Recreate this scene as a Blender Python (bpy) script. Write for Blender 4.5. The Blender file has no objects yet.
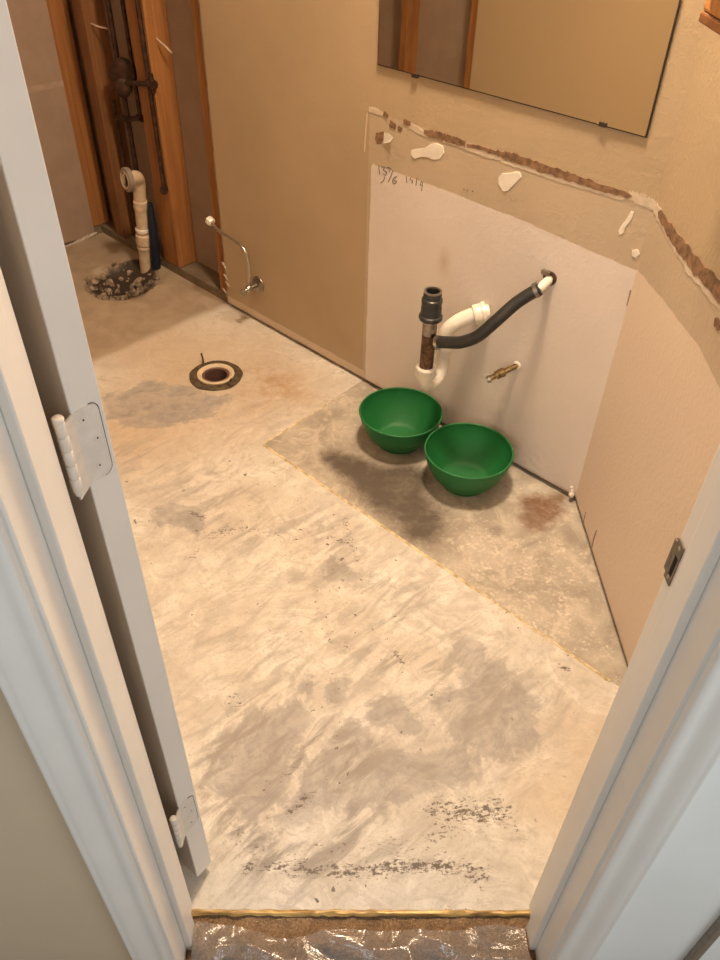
import bpy, bmesh, math, random
import numpy as np
from mathutils import Vector, Matrix
random.seed(7); rng = np.random.default_rng(7)
scene = bpy.context.scene
COL = scene.collection

# ------------------------------------------------------------------ camera
F = 785.345
CR = Vector((0.99974827, -0.00615617, 0.02157526))
CU = Vector((-0.01217341, 0.65893189, 0.7521041))
CW = Vector((0.01884671, 0.75217741, -0.65869108))
CAM = Vector((0, 0, 1.47))
cd = bpy.data.cameras.new('camera'); co = bpy.data.objects.new('camera', cd); COL.objects.link(co)
cd.sensor_fit = 'VERTICAL'; cd.sensor_height = 24; cd.sensor_width = 18
cd.lens = F / 960 * 24; cd.clip_start = 0.01
m = Matrix.Identity(4)
for i in range(3):
    m[i][0], m[i][1], m[i][2], m[i][3] = CR[i], CU[i], -CW[i], CAM[i]
co.matrix_world = m
scene.camera = co

# ------------------------------------------------------------------ world, daylight, added fill, exposure
wd = bpy.data.worlds.new('world'); scene.world = wd; wd.use_nodes = True
bg = wd.node_tree.nodes['Background']; bg.inputs[0].default_value = (1.0, 0.94, 0.85, 1); bg.inputs[1].default_value = 0.26
scene.view_settings.view_transform = 'Standard'; scene.view_settings.look = 'None'
scene.view_settings.gamma = 1; scene.view_settings.use_curve_mapping = False
scene.view_settings.exposure = 0.28
al = bpy.data.lights.new('window_daylight', 'AREA'); al.shape = 'RECTANGLE'; al.size = 1.1; al.size_y = 1.3
al.energy = 14; al.color = (0.86, 0.945, 1.0)
ao = bpy.data.objects.new('window_daylight', al); COL.objects.link(ao)
ao.location = (1.6, -0.75, 1.5)
ao.rotation_euler = (Vector((0, 0.35, 0.9)) - Vector(ao.location)).to_track_quat('-Z', 'Y').to_euler()

al2 = bpy.data.lights.new('hall_fill_light', 'AREA'); al2.shape = 'RECTANGLE'; al2.size = .7; al2.size_y = 1.2  # added cool fill that brightens the right door stop and casing
al2.energy = 9; al2.color = (0.78, 0.91, 1.0)
ao2 = bpy.data.objects.new('hall_fill_light', al2); COL.objects.link(ao2)
ao2.location = (-1.0, -1.6, 1.5)
ao2.rotation_euler = (Vector((.35, 0.45, 0.7)) - Vector(ao2.location)).to_track_quat('-Z', 'Y').to_euler()

# ------------------------------------------------------------------ frames: the vanity wall runs along EW (s), its normal is NW (t)
EW = Vector((0.714601, -0.699533, 0)).normalized(); NW = Vector((-EW.y, EW.x, 0))
Z = Vector((0, 0, 1))
TV = 1.593           # face of the vanity wall
XR = 0.638           # face of the right wall
SL = -3.06           # face of the wall on the left of the bath alcove
TO = 0.05            # face of the wall opposite the vanity
YB, YH = 0.546, 0.435  # bathroom / hall faces of the door wall
XJL, XJR = -0.258, 0.333
CEIL = 2.42
def wv(s, t, z=0.0): return EW * s + NW * t + Z * z
def ray(px, py): return CR * ((px - 360) / F) - CU * ((py - 480) / F) + CW
def on(px, py, P, n):
    d = ray(px, py); return CAM + d * ((P - CAM).dot(n) / d.dot(n))
def pf(px, py, z=0.0): return on(px, py, Vector((0, 0, z)), Z)
def pw(px, py, t=TV): return on(px, py, NW * t, NW)
def pr(px, py, x=XR): return on(px, py, Vector((x, 0, 0)), Vector((1, 0, 0)))
def st(v): return (v.dot(EW), v.dot(NW))

# ------------------------------------------------------------------ mesh helpers
class MB:
    def __init__(self): self.v = []; self.f = []
    def add(self, vs, fs):
        b = len(self.v); self.v += [tuple(x) for x in vs]; self.f += [tuple(i + b for i in q) for q in fs]; return self
    def hexa(self, c):   # 8 corners: bottom loop then top loop
        return self.add(c, [(3, 2, 1, 0), (4, 5, 6, 7), (0, 1, 5, 4), (1, 2, 6, 5), (2, 3, 7, 6), (3, 0, 4, 7)])
    def box(self, x0, x1, y0, y1, z0, z1):
        return self.hexa([(x0, y0, z0), (x1, y0, z0), (x1, y1, z0), (x0, y1, z0), (x0, y0, z1), (x1, y0, z1), (x1, y1, z1), (x0, y1, z1)])
    def wbox(self, s0, s1, t0, t1, z0, z1):
        return self.hexa([wv(s0, t0, z0), wv(s1, t0, z0), wv(s1, t1, z0), wv(s0, t1, z0), wv(s0, t0, z1), wv(s1, t0, z1), wv(s1, t1, z1), wv(s0, t1, z1)])
    def obox(self, c, u, v, w, a, b, d):   # centre, unit axes, half sizes
        c = Vector(c); P = []
        for k in (-1, 1):
            for i, j in ((-1, -1), (1, -1), (1, 1), (-1, 1)): P.append(c + u * a * i + v * b * j + w * d * k)
        return self.hexa(P)
    def tube(self, path, rad, seg=20, caps=True):
        path = [Vector(p) for p in path]; n = len(path)
        if not hasattr(rad, '__len__'): rad = [rad] * n
        T = [(path[min(i + 1, n - 1)] - path[max(i - 1, 0)]).normalized() for i in range(n)]
        a = Vector((0, 0, 1)) if abs(T[0].z) < .9 else Vector((1, 0, 0))
        U = (a - T[0] * a.dot(T[0])).normalized()
        vs = []
        for i in range(n):
            U = (U - T[i] * U.dot(T[i])).normalized(); V = T[i].cross(U)
            for k in range(seg):
                q = 2 * math.pi * k / seg
                vs.append(path[i] + (U * math.cos(q) + V * math.sin(q)) * rad[i])
        fs = [(i * seg + k, i * seg + (k + 1) % seg, (i + 1) * seg + (k + 1) % seg, (i + 1) * seg + k) for i in range(n - 1) for k in range(seg)]
        if caps: fs += [tuple(range(seg))[::-1], tuple(range((n - 1) * seg, n * seg))]
        return self.add(vs, fs)
    def cyl(self, a, b, r, seg=20): return self.tube([a, b], r, seg)
    def lathe(self, o, ax, prof, seg=32, closed=False, rfun=None):   # prof: list of (r, h); closed joins last to first
        o = Vector(o); ax = Vector(ax).normalized(); a = Vector((1, 0, 0)) if abs(ax.x) < .9 else Vector((0, 1, 0))
        U = (a - ax * a.dot(ax)).normalized(); V = ax.cross(U); vs = []; n = len(prof)
        for r, h in prof:
            for k in range(seg):
                q = 2 * math.pi * k / seg; rr = r * (rfun(q) if rfun else 1)
                vs.append(o + ax * h + (U * math.cos(q) + V * math.sin(q)) * rr)
        fs = [(i * seg + k, i * seg + (k + 1) % seg, ((i + 1) % n) * seg + (k + 1) % seg, ((i + 1) % n) * seg + k)
              for i in range(n if closed else n - 1) for k in range(seg)]
        return self.add(vs, fs)
    def disc(self, o, ax, r, h=0, seg=24):
        return self.lathe(o, ax, [(r, 0), (r, h)], seg) if h else self.add([Vector(o)], [])
    def prism(self, poly, d):      # planar loop of points pushed along d
        n = len(poly); d = Vector(d)
        return self.add([Vector(p) for p in poly] + [Vector(p) + d for p in poly],
                        [tuple(range(n))[::-1], tuple(range(n, 2 * n))] + [(i, (i + 1) % n, n + (i + 1) % n, n + i) for i in range(n)])
    def build(self, name, mat, parent=None, smooth=False, bevel=0, loc=None, angle=40):
        me = bpy.data.meshes.new(name); me.from_pydata(self.v, [], self.f)
        bm = bmesh.new(); bm.from_mesh(me); bmesh.ops.recalc_face_normals(bm, faces=bm.faces); bm.to_mesh(me); bm.free()
        return link(name, me, mat, parent, smooth, bevel, angle)
def link(name, me, mat, parent=None, smooth=False, bevel=0, angle=40):
    o = bpy.data.objects.new(name, me); COL.objects.link(o)
    if mat: me.materials.append(mat)
    if smooth:
        for p in me.polygons: p.use_smooth = True
        me.set_sharp_from_angle(angle=math.radians(angle))
    if bevel:
        b = o.modifiers.new('bevel', 'BEVEL'); b.width = bevel; b.segments = 2; b.limit_method = 'ANGLE'
    if parent:
        o.parent = parent; o.matrix_parent_inverse = Matrix.Translation(-parent.location)
    return o
def thing(name, label, cat, loc=(0, 0, 0), group=None):
    o = bpy.data.objects.new(name, None); COL.objects.link(o); o.location = loc; o.empty_display_size = .05
    o['label'] = label; o['category'] = cat
    if group: o['group'] = group
    return o
def tag(o, label=None, cat=None, group=None, kind=None):
    for k, v in (('label', label), ('category', cat), ('group', group), ('kind', kind)):
        if v: o[k] = v
    return o
def smoothpath(pts, n=8):
    P = [Vector(p) for p in pts]; out = []
    for i in range(len(P) - 1):
        p0 = P[max(i - 1, 0)]; p1 = P[i]; p2 = P[i + 1]; p3 = P[min(i + 2, len(P) - 1)]
        for k in range(n):
            t = k / n
            out.append(0.5 * ((2 * p1) + (p2 - p0) * t + (2 * p0 - 5 * p1 + 4 * p2 - p3) * t * t + (3 * p1 - p0 - 3 * p2 + p3) * t ** 3))
    return out + [P[-1]]

# ------------------------------------------------------------------ material helpers
class NT:
    def __init__(self, name):
        self.m = bpy.data.materials.new(name); self.m.use_nodes = True
        self.t = self.m.node_tree; self.b = self.t.nodes['Principled BSDF']
        self.tc = None
    def n(self, kind, **kw):
        x = self.t.nodes.new(kind)
        for k, v in kw.items(): setattr(x, k, v)
        return x
    def put(self, sock, v):
        if isinstance(v, bpy.types.NodeSocket): self.t.links.new(v, sock)
        elif v is not None: sock.default_value = (*v, 1) if (isinstance(v, tuple) and len(v) == 3 and len(sock.default_value) == 4) else v
    def coord(self, scale=(1, 1, 1), rotz=0, kind='Object'):
        c = self.n('ShaderNodeTexCoord'); mp = self.n('ShaderNodeMapping')
        mp.vector_type = 'TEXTURE'; mp.inputs['Scale'].default_value = tuple(1 / q for q in scale); mp.inputs['Rotation'].default_value = (0, 0, rotz)
        self.t.links.new(c.outputs[kind], mp.inputs[0]); return mp.outputs[0]
    def noise(self, scale, detail=4, rough=.55, dist=0, vec=None):
        x = self.n('ShaderNodeTexNoise'); x.inputs['Scale'].default_value = scale; x.inputs['Detail'].default_value = detail
        x.inputs['Roughness'].default_value = rough; x.inputs['Distortion'].default_value = dist
        self.put(x.inputs['Vector'], vec if vec is not None else self.coord()); return x.outputs[0]
    def voro(self, scale, vec=None, feature='F1', rnd=1.0):
        x = self.n('ShaderNodeTexVoronoi', feature=feature); x.inputs['Scale'].default_value = scale; x.inputs['Randomness'].default_value = rnd
        self.put(x.inputs['Vector'], vec if vec is not None else self.coord()); return x.outputs['Distance']
    def attr(self, name):
        x = self.n('ShaderNodeAttribute', attribute_name=name); return x.outputs['Fac']
    def math(self, op, a, b=None, c=None):
        x = self.n('ShaderNodeMath', operation=op); self.put(x.inputs[0], a); self.put(x.inputs[1], b)
        if c is not None: self.put(x.inputs[2], c)
        return x.outputs[0]
    def step(self, v, lo, hi):       # smooth 0..1 between lo and hi
        x = self.n('ShaderNodeMapRange', interpolation_type='SMOOTHSTEP'); self.put(x.inputs[0], v)
        x.inputs[1].default_value = lo; x.inputs[2].default_value = hi; return x.outputs[0]
    def mix(self, f, a, b):
        x = self.n('ShaderNodeMix', data_type='RGBA'); self.put(x.inputs[0], f); self.put(x.inputs[6], a); self.put(x.inputs[7], b); return x.outputs[2]
    def bump(self, h, strength=.3, dist=.002, normal=None):
        x = self.n('ShaderNodeBump'); x.inputs['Strength'].default_value = strength; x.inputs['Distance'].default_value = dist
        self.put(x.inputs['Height'], h); self.put(x.inputs['Normal'], normal); return x.outputs[0]
    def out(self, col=None, rough=None, metal=None, normal=None, spec=None):
        self.put(self.b.inputs['Base Color'], col); self.put(self.b.inputs['Roughness'], rough)
        self.put(self.b.inputs['Metallic'], metal); self.put(self.b.inputs['Normal'], normal)
        if spec is not None: self.b.inputs['Specular IOR Level'].default_value = spec
        return self.m
def simple(name, col, rough=.5, metal=0.0, var=.12, nscale=40, bump=0.0, bscale=200, dark=None):
    n = NT(name); f = n.noise(nscale, 4)
    d = dark or tuple(c * (1 - var * 2.2) for c in col)
    c = n.mix(n.step(f, .3, .7), d, col)
    return n.out(c, rough, metal, n.bump(n.noise(bscale, 3), bump, .001) if bump else None)

M = {}
M['trim'] = simple('white_trim_paint', (.80, .765, .71), .38, var=.02, nscale=9, bump=.04, bscale=90)
M['door'] = simple('white_door_paint', (.80, .77, .72), .4, var=.02, nscale=7, bump=.05, bscale=120)
M['hall'] = simple('hall_wall_paint', (.82, .82, .79), .75, var=.02, nscale=6, bump=.12, bscale=120)
M['beige'] = simple('beige_wall_paint', (.60, .475, .33), .75, var=.02, nscale=6, bump=.12, bscale=120)
M['gypsum'] = simple('gypsum_core', (.74, .68, .60), .9, var=.2, nscale=160, bump=.5, bscale=300)
M['spackle'] = simple('white_spackle', (.80, .73, .64), .8, var=.04, nscale=60, bump=.2, bscale=150)
M['edge'] = simple('torn_paper_edge', (.64, .53, .41), .85, var=.08, nscale=60, bump=.3, bscale=200)
M['tape'] = simple('joint_tape', (.44, .33, .25), .85, var=.08, nscale=40)
M['torn'] = simple('torn_brown_paper', (.30, .17, .09), .9, var=.25, nscale=70, bump=.5, bscale=250)
M['paperback'] = simple('grey_brown_drywall_paper', (.36, .265, .205), .85, var=.05, nscale=14, bump=.1, bscale=200)
M['pvc'] = simple('white_pvc', (.84, .80, .72), .3, var=.05, nscale=30)
M['pvc_old'] = simple('aged_cream_pvc', (.70, .56, .40), .45, var=.12, nscale=30)
M['pvc_grey'] = simple('grey_brown_pvc', (.30, .24, .20), .5, var=.1, nscale=30)
M['rubber'] = simple('black_rubber', (.022, .022, .022), .45, var=.1)
M['blackplastic'] = simple('black_plastic', (.035, .038, .04), .35, var=.1)
M['chrome'] = simple('dull_chrome', (.60, .58, .54), .28, 1.0, var=.08, nscale=60)
M['steel'] = simple('brushed_steel', (.42, .38, .33), .35, 1.0, var=.15, nscale=80)
M['brass'] = simple('old_brass', (.40, .28, .13), .35, 1.0, var=.2, nscale=90)
M['rusty'] = simple('rusty_steel_tube', (.20, .115, .07), .5, .6, var=.3, nscale=70)
M['copper'] = simple('tarnished_copper', (.09, .045, .028), .5, .55, var=.25, nscale=60)
M['ironring'] = simple('dirty_iron_ring', (.145, .105, .06), .75, .2, var=.3, nscale=70, bump=.5, bscale=200)
M['blue'] = simple('navy_plastic_sleeve', (.006, .013, .036), .5, var=.15)
M['hole'] = simple('dark_hole_fill', (.02, .013, .009), .95, var=.1)  # near-black fill, the shade inside openings put into the colour
M['dirt'] = simple('dark_damp_earth', (.10, .068, .045), .95, var=.3, nscale=90, bump=.6, bscale=200)
M['stone'] = simple('broken_concrete', (.46, .36, .26), .9, var=.3, nscale=22, bump=.5, bscale=200, dark=(.045, .028, .018))
M['pencil'] = simple('pencil_graphite', (.10, .085, .075), .6)
M['hinge'] = simple('painted_hinge', (.76, .72, .66), .35, var=.05, nscale=60)
M['hingeline'] = simple('paint_crack_line', (.17, .13, .10), .7)
M['strike'] = simple('dull_strike_plate', (.17, .135, .10), .45, .35, var=.15, nscale=120)
M['cable'] = simple('pale_cable', (.62, .48, .36), .5, var=.1)
M['darkframe'] = simple('mirror_edge_dark', (.045, .03, .02), .4)
M['shadowband'] = simple('brown_shadow_band', (.25, .20, .15), .5, var=.1)  # colour of the painted corner shadow band
M['lampbase'] = simple('brushed_lamp_base', (.6, .58, .55), .3, 1.0)

n = NT('mirror_glass'); M['mirror'] = n.out((.86, .84, .76), .02, 1.0)
n = NT('warm_lamp_glass'); n.b.inputs['Emission Color'].default_value = (1, .765, .525, 1); n.b.inputs['Emission Strength'].default_value = 225
M['bulb'] = n.out((.9, .9, .85), .4)

n = NT('green_plastic')
M['green'] = n.out(n.mix(n.noise(6, 2), (.008, .135, .032), (.012, .165, .040)), .55, 0, n.bump(n.noise(300, 2), .03, .001))

def wood(name, a, b, k, axis='z'):
    n = NT(name); sc = {'z': (60, 60, 2.2), 'h': (2.2, 60, 60)}[axis]
    v = n.coord(sc); g = n.noise(1.0, 5, .6, .6, v)
    big = n.noise(2.0, 3, .5, .8, n.coord((2, 2, 1)))
    c = n.mix(n.step(g, .38, .62), a, b)
    c = n.mix(n.math('MULTIPLY', n.step(big, .5, .72), .55), c, k)
    kn = n.step(n.voro(3.6, n.coord((1, 1, .8))), .05, .10)
    c = n.mix(kn, k, c)
    return n.out(c, .62, 0, n.bump(g, .25, .001))
M['pine'] = wood('orange_pine_stud', (.28, .115, .033), (.37, .16, .05), (.125, .05, .018))
M['pine_dark'] = wood('brown_pine_stud', (.19, .08, .028), (.24, .105, .037), (.10, .042, .016))
M['oak'] = wood('honey_oak', (.46, .20, .055), (.58, .27, .08), (.28, .11, .03), 'h')
M['oak_shade'] = wood('shaded_oak', (.20, .075, .022), (.27, .11, .035), (.13, .05, .015), 'h')  # darker copy of the oak, shade of the lower face painted in
M['plate'] = wood('grey_brown_sill_plate', (.17, .13, .085), (.22, .17, .11), (.09, .07, .045), 'h')

# painted drywall: signed distances come from the mesh, ragged edges from noise
n = NT('painted_drywall')
tex = n.noise(88, 4, .6); soft = n.noise(3.0, 3)
paint = n.mix(n.step(soft, .3, .7), (.43, .325, .205), (.465, .352, .225))
low = n.mix(n.step(soft, .3, .7), (.475, .375, .265), (.515, .41, .295))
white = n.mix(n.step(soft, .3, .7), (.68, .605, .555), (.74, .66, .605))
white = n.mix(n.attr('cream'), white, (.68, .54, .41))
prim = n.mix(n.noise(30, 3), (.58, .46, .35), (.66, .54, .42))
wob = n.math('MULTIPLY', n.math('SUBTRACT', n.noise(26, 3), .5), .010)
c = n.mix(n.step(n.attr('d_splash'), -.001, .001), paint, low)
c = n.mix(n.step(n.math('ADD', n.attr('d_white'), wob), -.0018, .0018), c, white)
c = n.mix(n.step(n.math('ADD', n.attr('d_base'), wob), -.002, .002), c, prim)
c = n.mix(n.math('MULTIPLY', n.attr('drip'), .55), c, (.50, .36, .20))
c = n.mix(n.math('MULTIPLY', n.attr('low_shade'), n.step(n.noise(55, 4), .42, .75)), c, (.33, .32, .27))  # grey shade low on the wall, painted into the colour
pits = n.step(n.voro(75), .02, .42)
h = n.math('ADD', n.math('MULTIPLY', n.step(tex, .40, .66), .7), n.math('MULTIPLY', n.attr('d_white'), 0.0))
M['wall'] = n.out(c, .62, 0, n.bump(h, .30, .002))
n = NT('plain_painted_wall')
M['wallplain'] = n.out(n.mix(n.noise(3, 3), (.43, .325, .205), (.465, .352, .225)), .7, 0, n.bump(n.noise(62, 4), .3, .002))
M['ceil'] = simple('ceiling_paint', (.80, .77, .71), .85, var=.03, bump=.3, bscale=60)

# floor
n = NT('patched_concrete_floor')
big = n.noise(2.6, 5, .6, .4); mid = n.noise(9, 6, .65, .5); fine = n.noise(38, 6, .68, .3); grit = n.noise(170, 4, .7)
warp = n.n('ShaderNodeVectorMath', operation='MULTIPLY_ADD'); wn = n.n('ShaderNodeTexNoise'); wn.inputs['Scale'].default_value = 2.2; wn.inputs['Detail'].default_value = 3
n.put(wn.inputs['Vector'], n.coord()); n.t.links.new(wn.outputs['Color'], warp.inputs[0]); warp.inputs[1].default_value = (.8, .8, 0); n.put(warp.inputs[2], n.coord())
def wc(scale, rot):
    mp = n.n('ShaderNodeMapping'); mp.vector_type = 'TEXTURE'; mp.inputs['Scale'].default_value = tuple(1 / q for q in scale); mp.inputs['Rotation'].default_value = (0, 0, math.radians(rot)); n.t.links.new(warp.outputs[0], mp.inputs[0]); return mp.outputs[0]
c = n.mix(n.step(mid, .28, .70), (.545, .505, .45), (.73, .705, .655))
c = n.mix(n.math('MULTIPLY', n.step(big, .44, .66), .5), c, (.55, .465, .37))
arc = n.noise(1.0, 6, .68, .8, wc((5, 13, 8), 38))
arc2 = n.noise(1.0, 6, .68, .8, wc((15, 5, 8), 20))
arc3 = n.noise(1.0, 7, .72, .6, wc((10, 24, 8), -20))
c = n.mix(n.math('MULTIPLY', n.step(arc, .50, .66), .34), c, (.465, .415, .365))
c = n.mix(n.math('MULTIPLY', n.step(arc2, .53, .66), .45), c, (.80, .765, .705))
c = n.mix(n.math('MULTIPLY', n.step(arc3, .53, .66), .40), c, (.40, .355, .31))
c = n.mix(n.math('MULTIPLY', n.step(fine, .50, .72), .55), c, (.42, .365, .31))
c = n.mix(n.math('MULTIPLY', n.step(grit, .52, .70), .45), c, (.38, .325, .27))
rdg = n.math('ABSOLUTE', n.math('SUBTRACT', n.noise(1.0, 5, .6, .5, wc((6, 9, 8), 10)), .5))
c = n.mix(n.math('MULTIPLY', n.math('SUBTRACT', 1.0, n.step(rdg, .003, .016)), n.math('MULTIPLY', n.step(mid, .45, .62), .38)), c, (.36, .31, .26))
# rust and glue tint round the toilet
c = n.mix(n.math('MULTIPLY', n.attr('rust'), n.step(n.math('ADD', mid, n.math('MULTIPLY', fine, .4)), .48, .85)), c, (.36, .215, .115))
c = n.mix(n.math('MULTIPLY', n.attr('tan'), .75), c, (.56, .43, .29))
# grey trowel patches with ragged edges
wobble = n.math('ADD', n.math('MULTIPLY', n.math('SUBTRACT', mid, .5), .16), n.math('MULTIPLY', n.math('SUBTRACT', fine, .5), .08))
brk = n.step(n.math('ADD', n.math('MULTIPLY', arc, .6), n.math('MULTIPLY', n.noise(7, 6, .7, 1.0), .5)), .42, .62)
gm = n.math('MULTIPLY', n.step(n.math('ADD', n.attr('d_grey'), wobble), -.012, .012), n.math('ADD', .5, n.math('MULTIPLY', brk, .5)))
c = n.mix(n.math('MULTIPLY', gm, .85), c, n.mix(n.step(fine, .35, .7), (.265, .242, .232), (.385, .355, .335)))
# loose smears stretched along the trowel strokes
strv = n.coord((8, 26, 10), math.radians(42)); sm = n.noise(1.0, 5, .62, .7, strv)
c = n.mix(n.math('MULTIPLY', n.attr('smear'), n.step(sm, .44, .64)), c, (.31, .275, .245))
# black scrapes
stv = n.coord((52, 150, 60), math.radians(4)); sc1 = n.noise(1.0, 4, .65, .5, stv)
blot = n.noise(165, 4, .75, .3)
scm = n.step(n.math('ADD', n.math('ADD', n.math('MULTIPLY', sc1, .55), n.math('MULTIPLY', blot, .45)), n.math('MULTIPLY', n.attr('scrape'), .15)), .605, .69)
c = n.mix(n.math('MULTIPLY', scm, n.step(n.attr('scrape'), .02, .3)), c, (.15, .12, .10))
flk = n.step(n.math('ADD', n.noise(55, 3, .5, .3), n.math('MULTIPLY', n.attr('fleck'), .10)), .775, .80)
c = n.mix(n.math('MULTIPLY', flk, n.step(n.attr('fleck'), .3, .8)), c, (.17, .14, .12))
# bare concrete of the bath alcove
tubm = n.step(n.math('ADD', n.attr('d_tub'), n.math('MULTIPLY', n.math('SUBTRACT', mid, .5), .09)), -.02, .03)
c = n.mix(tubm, c, n.mix(n.step(mid, .3, .7), (.33, .255, .18), (.44, .345, .25)))
# bare rough concrete in the vanity footprint
dv = n.math('ADD', n.attr('d_van'), n.math('MULTIPLY', n.math('SUBTRACT', fine, .5), .012))
vanm = n.step(dv, -.002, .002)
van = n.mix(n.step(mid, .32, .68), (.32, .275, .225), (.49, .435, .365))
speck = n.step(n.math('ADD', n.math('ADD', n.math('MULTIPLY', n.noise(105, 3, .6, .3), .75), n.math('MULTIPLY', mid, .25)), n.math('MULTIPLY', n.attr('speck'), .075)), .56, .70)
van = n.mix(n.math('MULTIPLY', n.step(n.noise(14, 5, .7, 1.0), .5, .66), .5), van, (.66, .59, .49))
van = n.mix(n.math('MULTIPLY', speck, n.math('ADD', .2, n.math('MULTIPLY', n.step(n.noise(22, 3), .4, .65), .45))), van, (.74, .67, .57))
van = n.mix(n.math('MULTIPLY', n.step(n.math('ADD', n.math('ADD', n.math('MULTIPLY', mid, 1.1), n.math('MULTIPLY', fine, .7)), n.attr('dark')), 1.10, 1.95), n.step(n.attr('dark'), .02, .5)), van, (.10, .078, .06))
van = n.mix(n.math('MULTIPLY', n.step(n.math('ADD', n.math('ADD', n.math('MULTIPLY', mid, .9), n.math('MULTIPLY', fine, 1.1)), n.attr('brown')), 1.30, 2.2), n.step(n.attr('brown'), .02, .5)), van, (.19, .10, .055))
c = n.mix(vanm, c, van)
# wet dirt round the dug-out hole
c = n.mix(n.step(n.math('ADD', n.attr('pit'), n.math('MULTIPLY', n.math('SUBTRACT', fine, .5), .5)), .35, .65), c, (.045, .030, .02))
hgt = n.math('ADD', n.math('MULTIPLY', mid, .7), n.math('MULTIPLY', fine, .5))
hgt = n.math('ADD', hgt, n.math('MULTIPLY', grit, n.math('ADD', .08, n.math('MULTIPLY', vanm, .25))))
hgt = n.math('SUBTRACT', hgt, n.math('MULTIPLY', gm, .25))
M['floor'] = n.out(c, n.math('ADD', .52, n.math('MULTIPLY', mid, .3)), 0, n.bump(hgt, .45, .004))

n = NT('yellow_glue'); f = n.noise(40, 4)
M['glue'] = n.out(n.mix(n.step(f, .35, .65), (.44, .33, .17), (.74, .62, .40)), .5, 0, n.bump(f, .4, .002))
n = NT('gold_tack_strip'); f = n.noise(1, 4, .6, .3, n.coord((14, 160, 60)))
M['gold'] = n.out(n.mix(n.step(f, .35, .62), (.22, .125, .04), (.52, .35, .12)), .36, .15, n.bump(f, .6, .002))
n = NT('brown_carpet'); f = n.noise(230, 3, .7); g = n.noise(30, 4)
M['carpet'] = n.out(n.mix(n.step(n.math('ADD', n.math('MULTIPLY', f, .7), n.math('MULTIPLY', g, .3)), .35, .65), (.17, .105, .058), (.36, .235, .135)), .95, 0, n.bump(f, .9, .006))
n = NT('clear_plastic_film')
tr = n.n('ShaderNodeBsdfTransparent'); tr.inputs[0].default_value = (.86, .84, .82, 1)
gl = n.n('ShaderNodeBsdfGlossy'); gl.inputs['Roughness'].default_value = .16; gl.inputs[0].default_value = (1, 1, 1, 1)
bmp = n.bump(n.noise(1, 5, .6, 1.2, n.coord((9, 14, 20))), .6, .012); n.t.links.new(bmp, gl.inputs['Normal'])
lw = n.n('ShaderNodeLayerWeight'); lw.inputs[0].default_value = .42; n.t.links.new(bmp, lw.inputs['Normal'])
mx = n.n('ShaderNodeMixShader'); n.t.links.new(lw.outputs['Fresnel'], mx.inputs[0]); n.t.links.new(tr.outputs[0], mx.inputs[1]); n.t.links.new(gl.outputs[0], mx.inputs[2])
df = n.n('ShaderNodeBsdfDiffuse'); df.inputs[0].default_value = (.8, .8, .8, 1); m2 = n.n('ShaderNodeMixShader'); m2.inputs[0].default_value = .10
n.t.links.new(mx.outputs[0], m2.inputs[1]); n.t.links.new(df.outputs[0], m2.inputs[2])
n.t.links.new(m2.outputs[0], n.t.nodes['Material Output'].inputs[0]); M['film'] = n.m

# ------------------------------------------------------------------ numpy helpers for mesh attributes
def poly_sd(P, poly):     # signed distance, positive inside; P (n,2)
    poly = np.asarray(poly, float); d = np.full(len(P), 1e9); ins = np.zeros(len(P), bool)
    for i in range(len(poly)):
        a = poly[i]; b = poly[(i + 1) % len(poly)]; ab = b - a; ap = P - a
        h = np.clip((ap @ ab) / (ab @ ab), 0, 1); d = np.minimum(d, np.hypot(*(ap - h[:, None] * ab).T))
        c = ((a[1] > P[:, 1]) != (b[1] > P[:, 1])) & (P[:, 0] < (b[0] - a[0]) * (P[:, 1] - a[1]) / (b[1] - a[1] + 1e-12) + a[0]); ins ^= c
    return np.where(ins, d, -d)
def seg_d(P, a, b):
    a = np.asarray(a, float); b = np.asarray(b, float); ab = b - a; ap = P - a
    h = np.clip((ap @ ab) / (ab @ ab + 1e-12), 0, 1); return np.hypot(*(ap - h[:, None] * ab).T)
def vnoise(P, f, seed):
    r = np.random.default_rng(seed); T = r.random((64, 64)); Q = P * f; i = np.floor(Q).astype(int); u = Q - i; u = u * u * (3 - 2 * u)
    g = lambda a, b: T[(i[:, 0] + a) % 64, (i[:, 1] + b) % 64]
    return (g(0, 0) * (1 - u[:, 0]) + g(1, 0) * u[:, 0]) * (1 - u[:, 1]) + (g(0, 1) * (1 - u[:, 0]) + g(1, 1) * u[:, 0]) * u[:, 1]
def setattrs(me, d):
    for k, v in d.items():
        a = me.attributes.new(k, 'FLOAT', 'POINT'); a.data.foreach_set('value', np.ascontiguousarray(v, dtype=np.float32))
def gridmesh(name, us, vs, fun, keep=None):
    U, V = np.meshgrid(us, vs); A = np.stack([U.ravel(), V.ravel()], 1); X = fun(A)
    nu, nv = len(us), len(vs); i = np.arange(nu * nv).reshape(nv, nu)
    q = np.stack([i[:-1, :-1], i[:-1, 1:], i[1:, 1:], i[1:, :-1]], -1).reshape(-1, 4)
    if keep is not None: q = q[keep(A[q].mean(1))]
    me = bpy.data.meshes.new(name); me.from_pydata(X.tolist(), [], q.tolist()); return me, A, X
E2 = np.array(EW[:2]); N2 = np.array(NW[:2])

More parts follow.
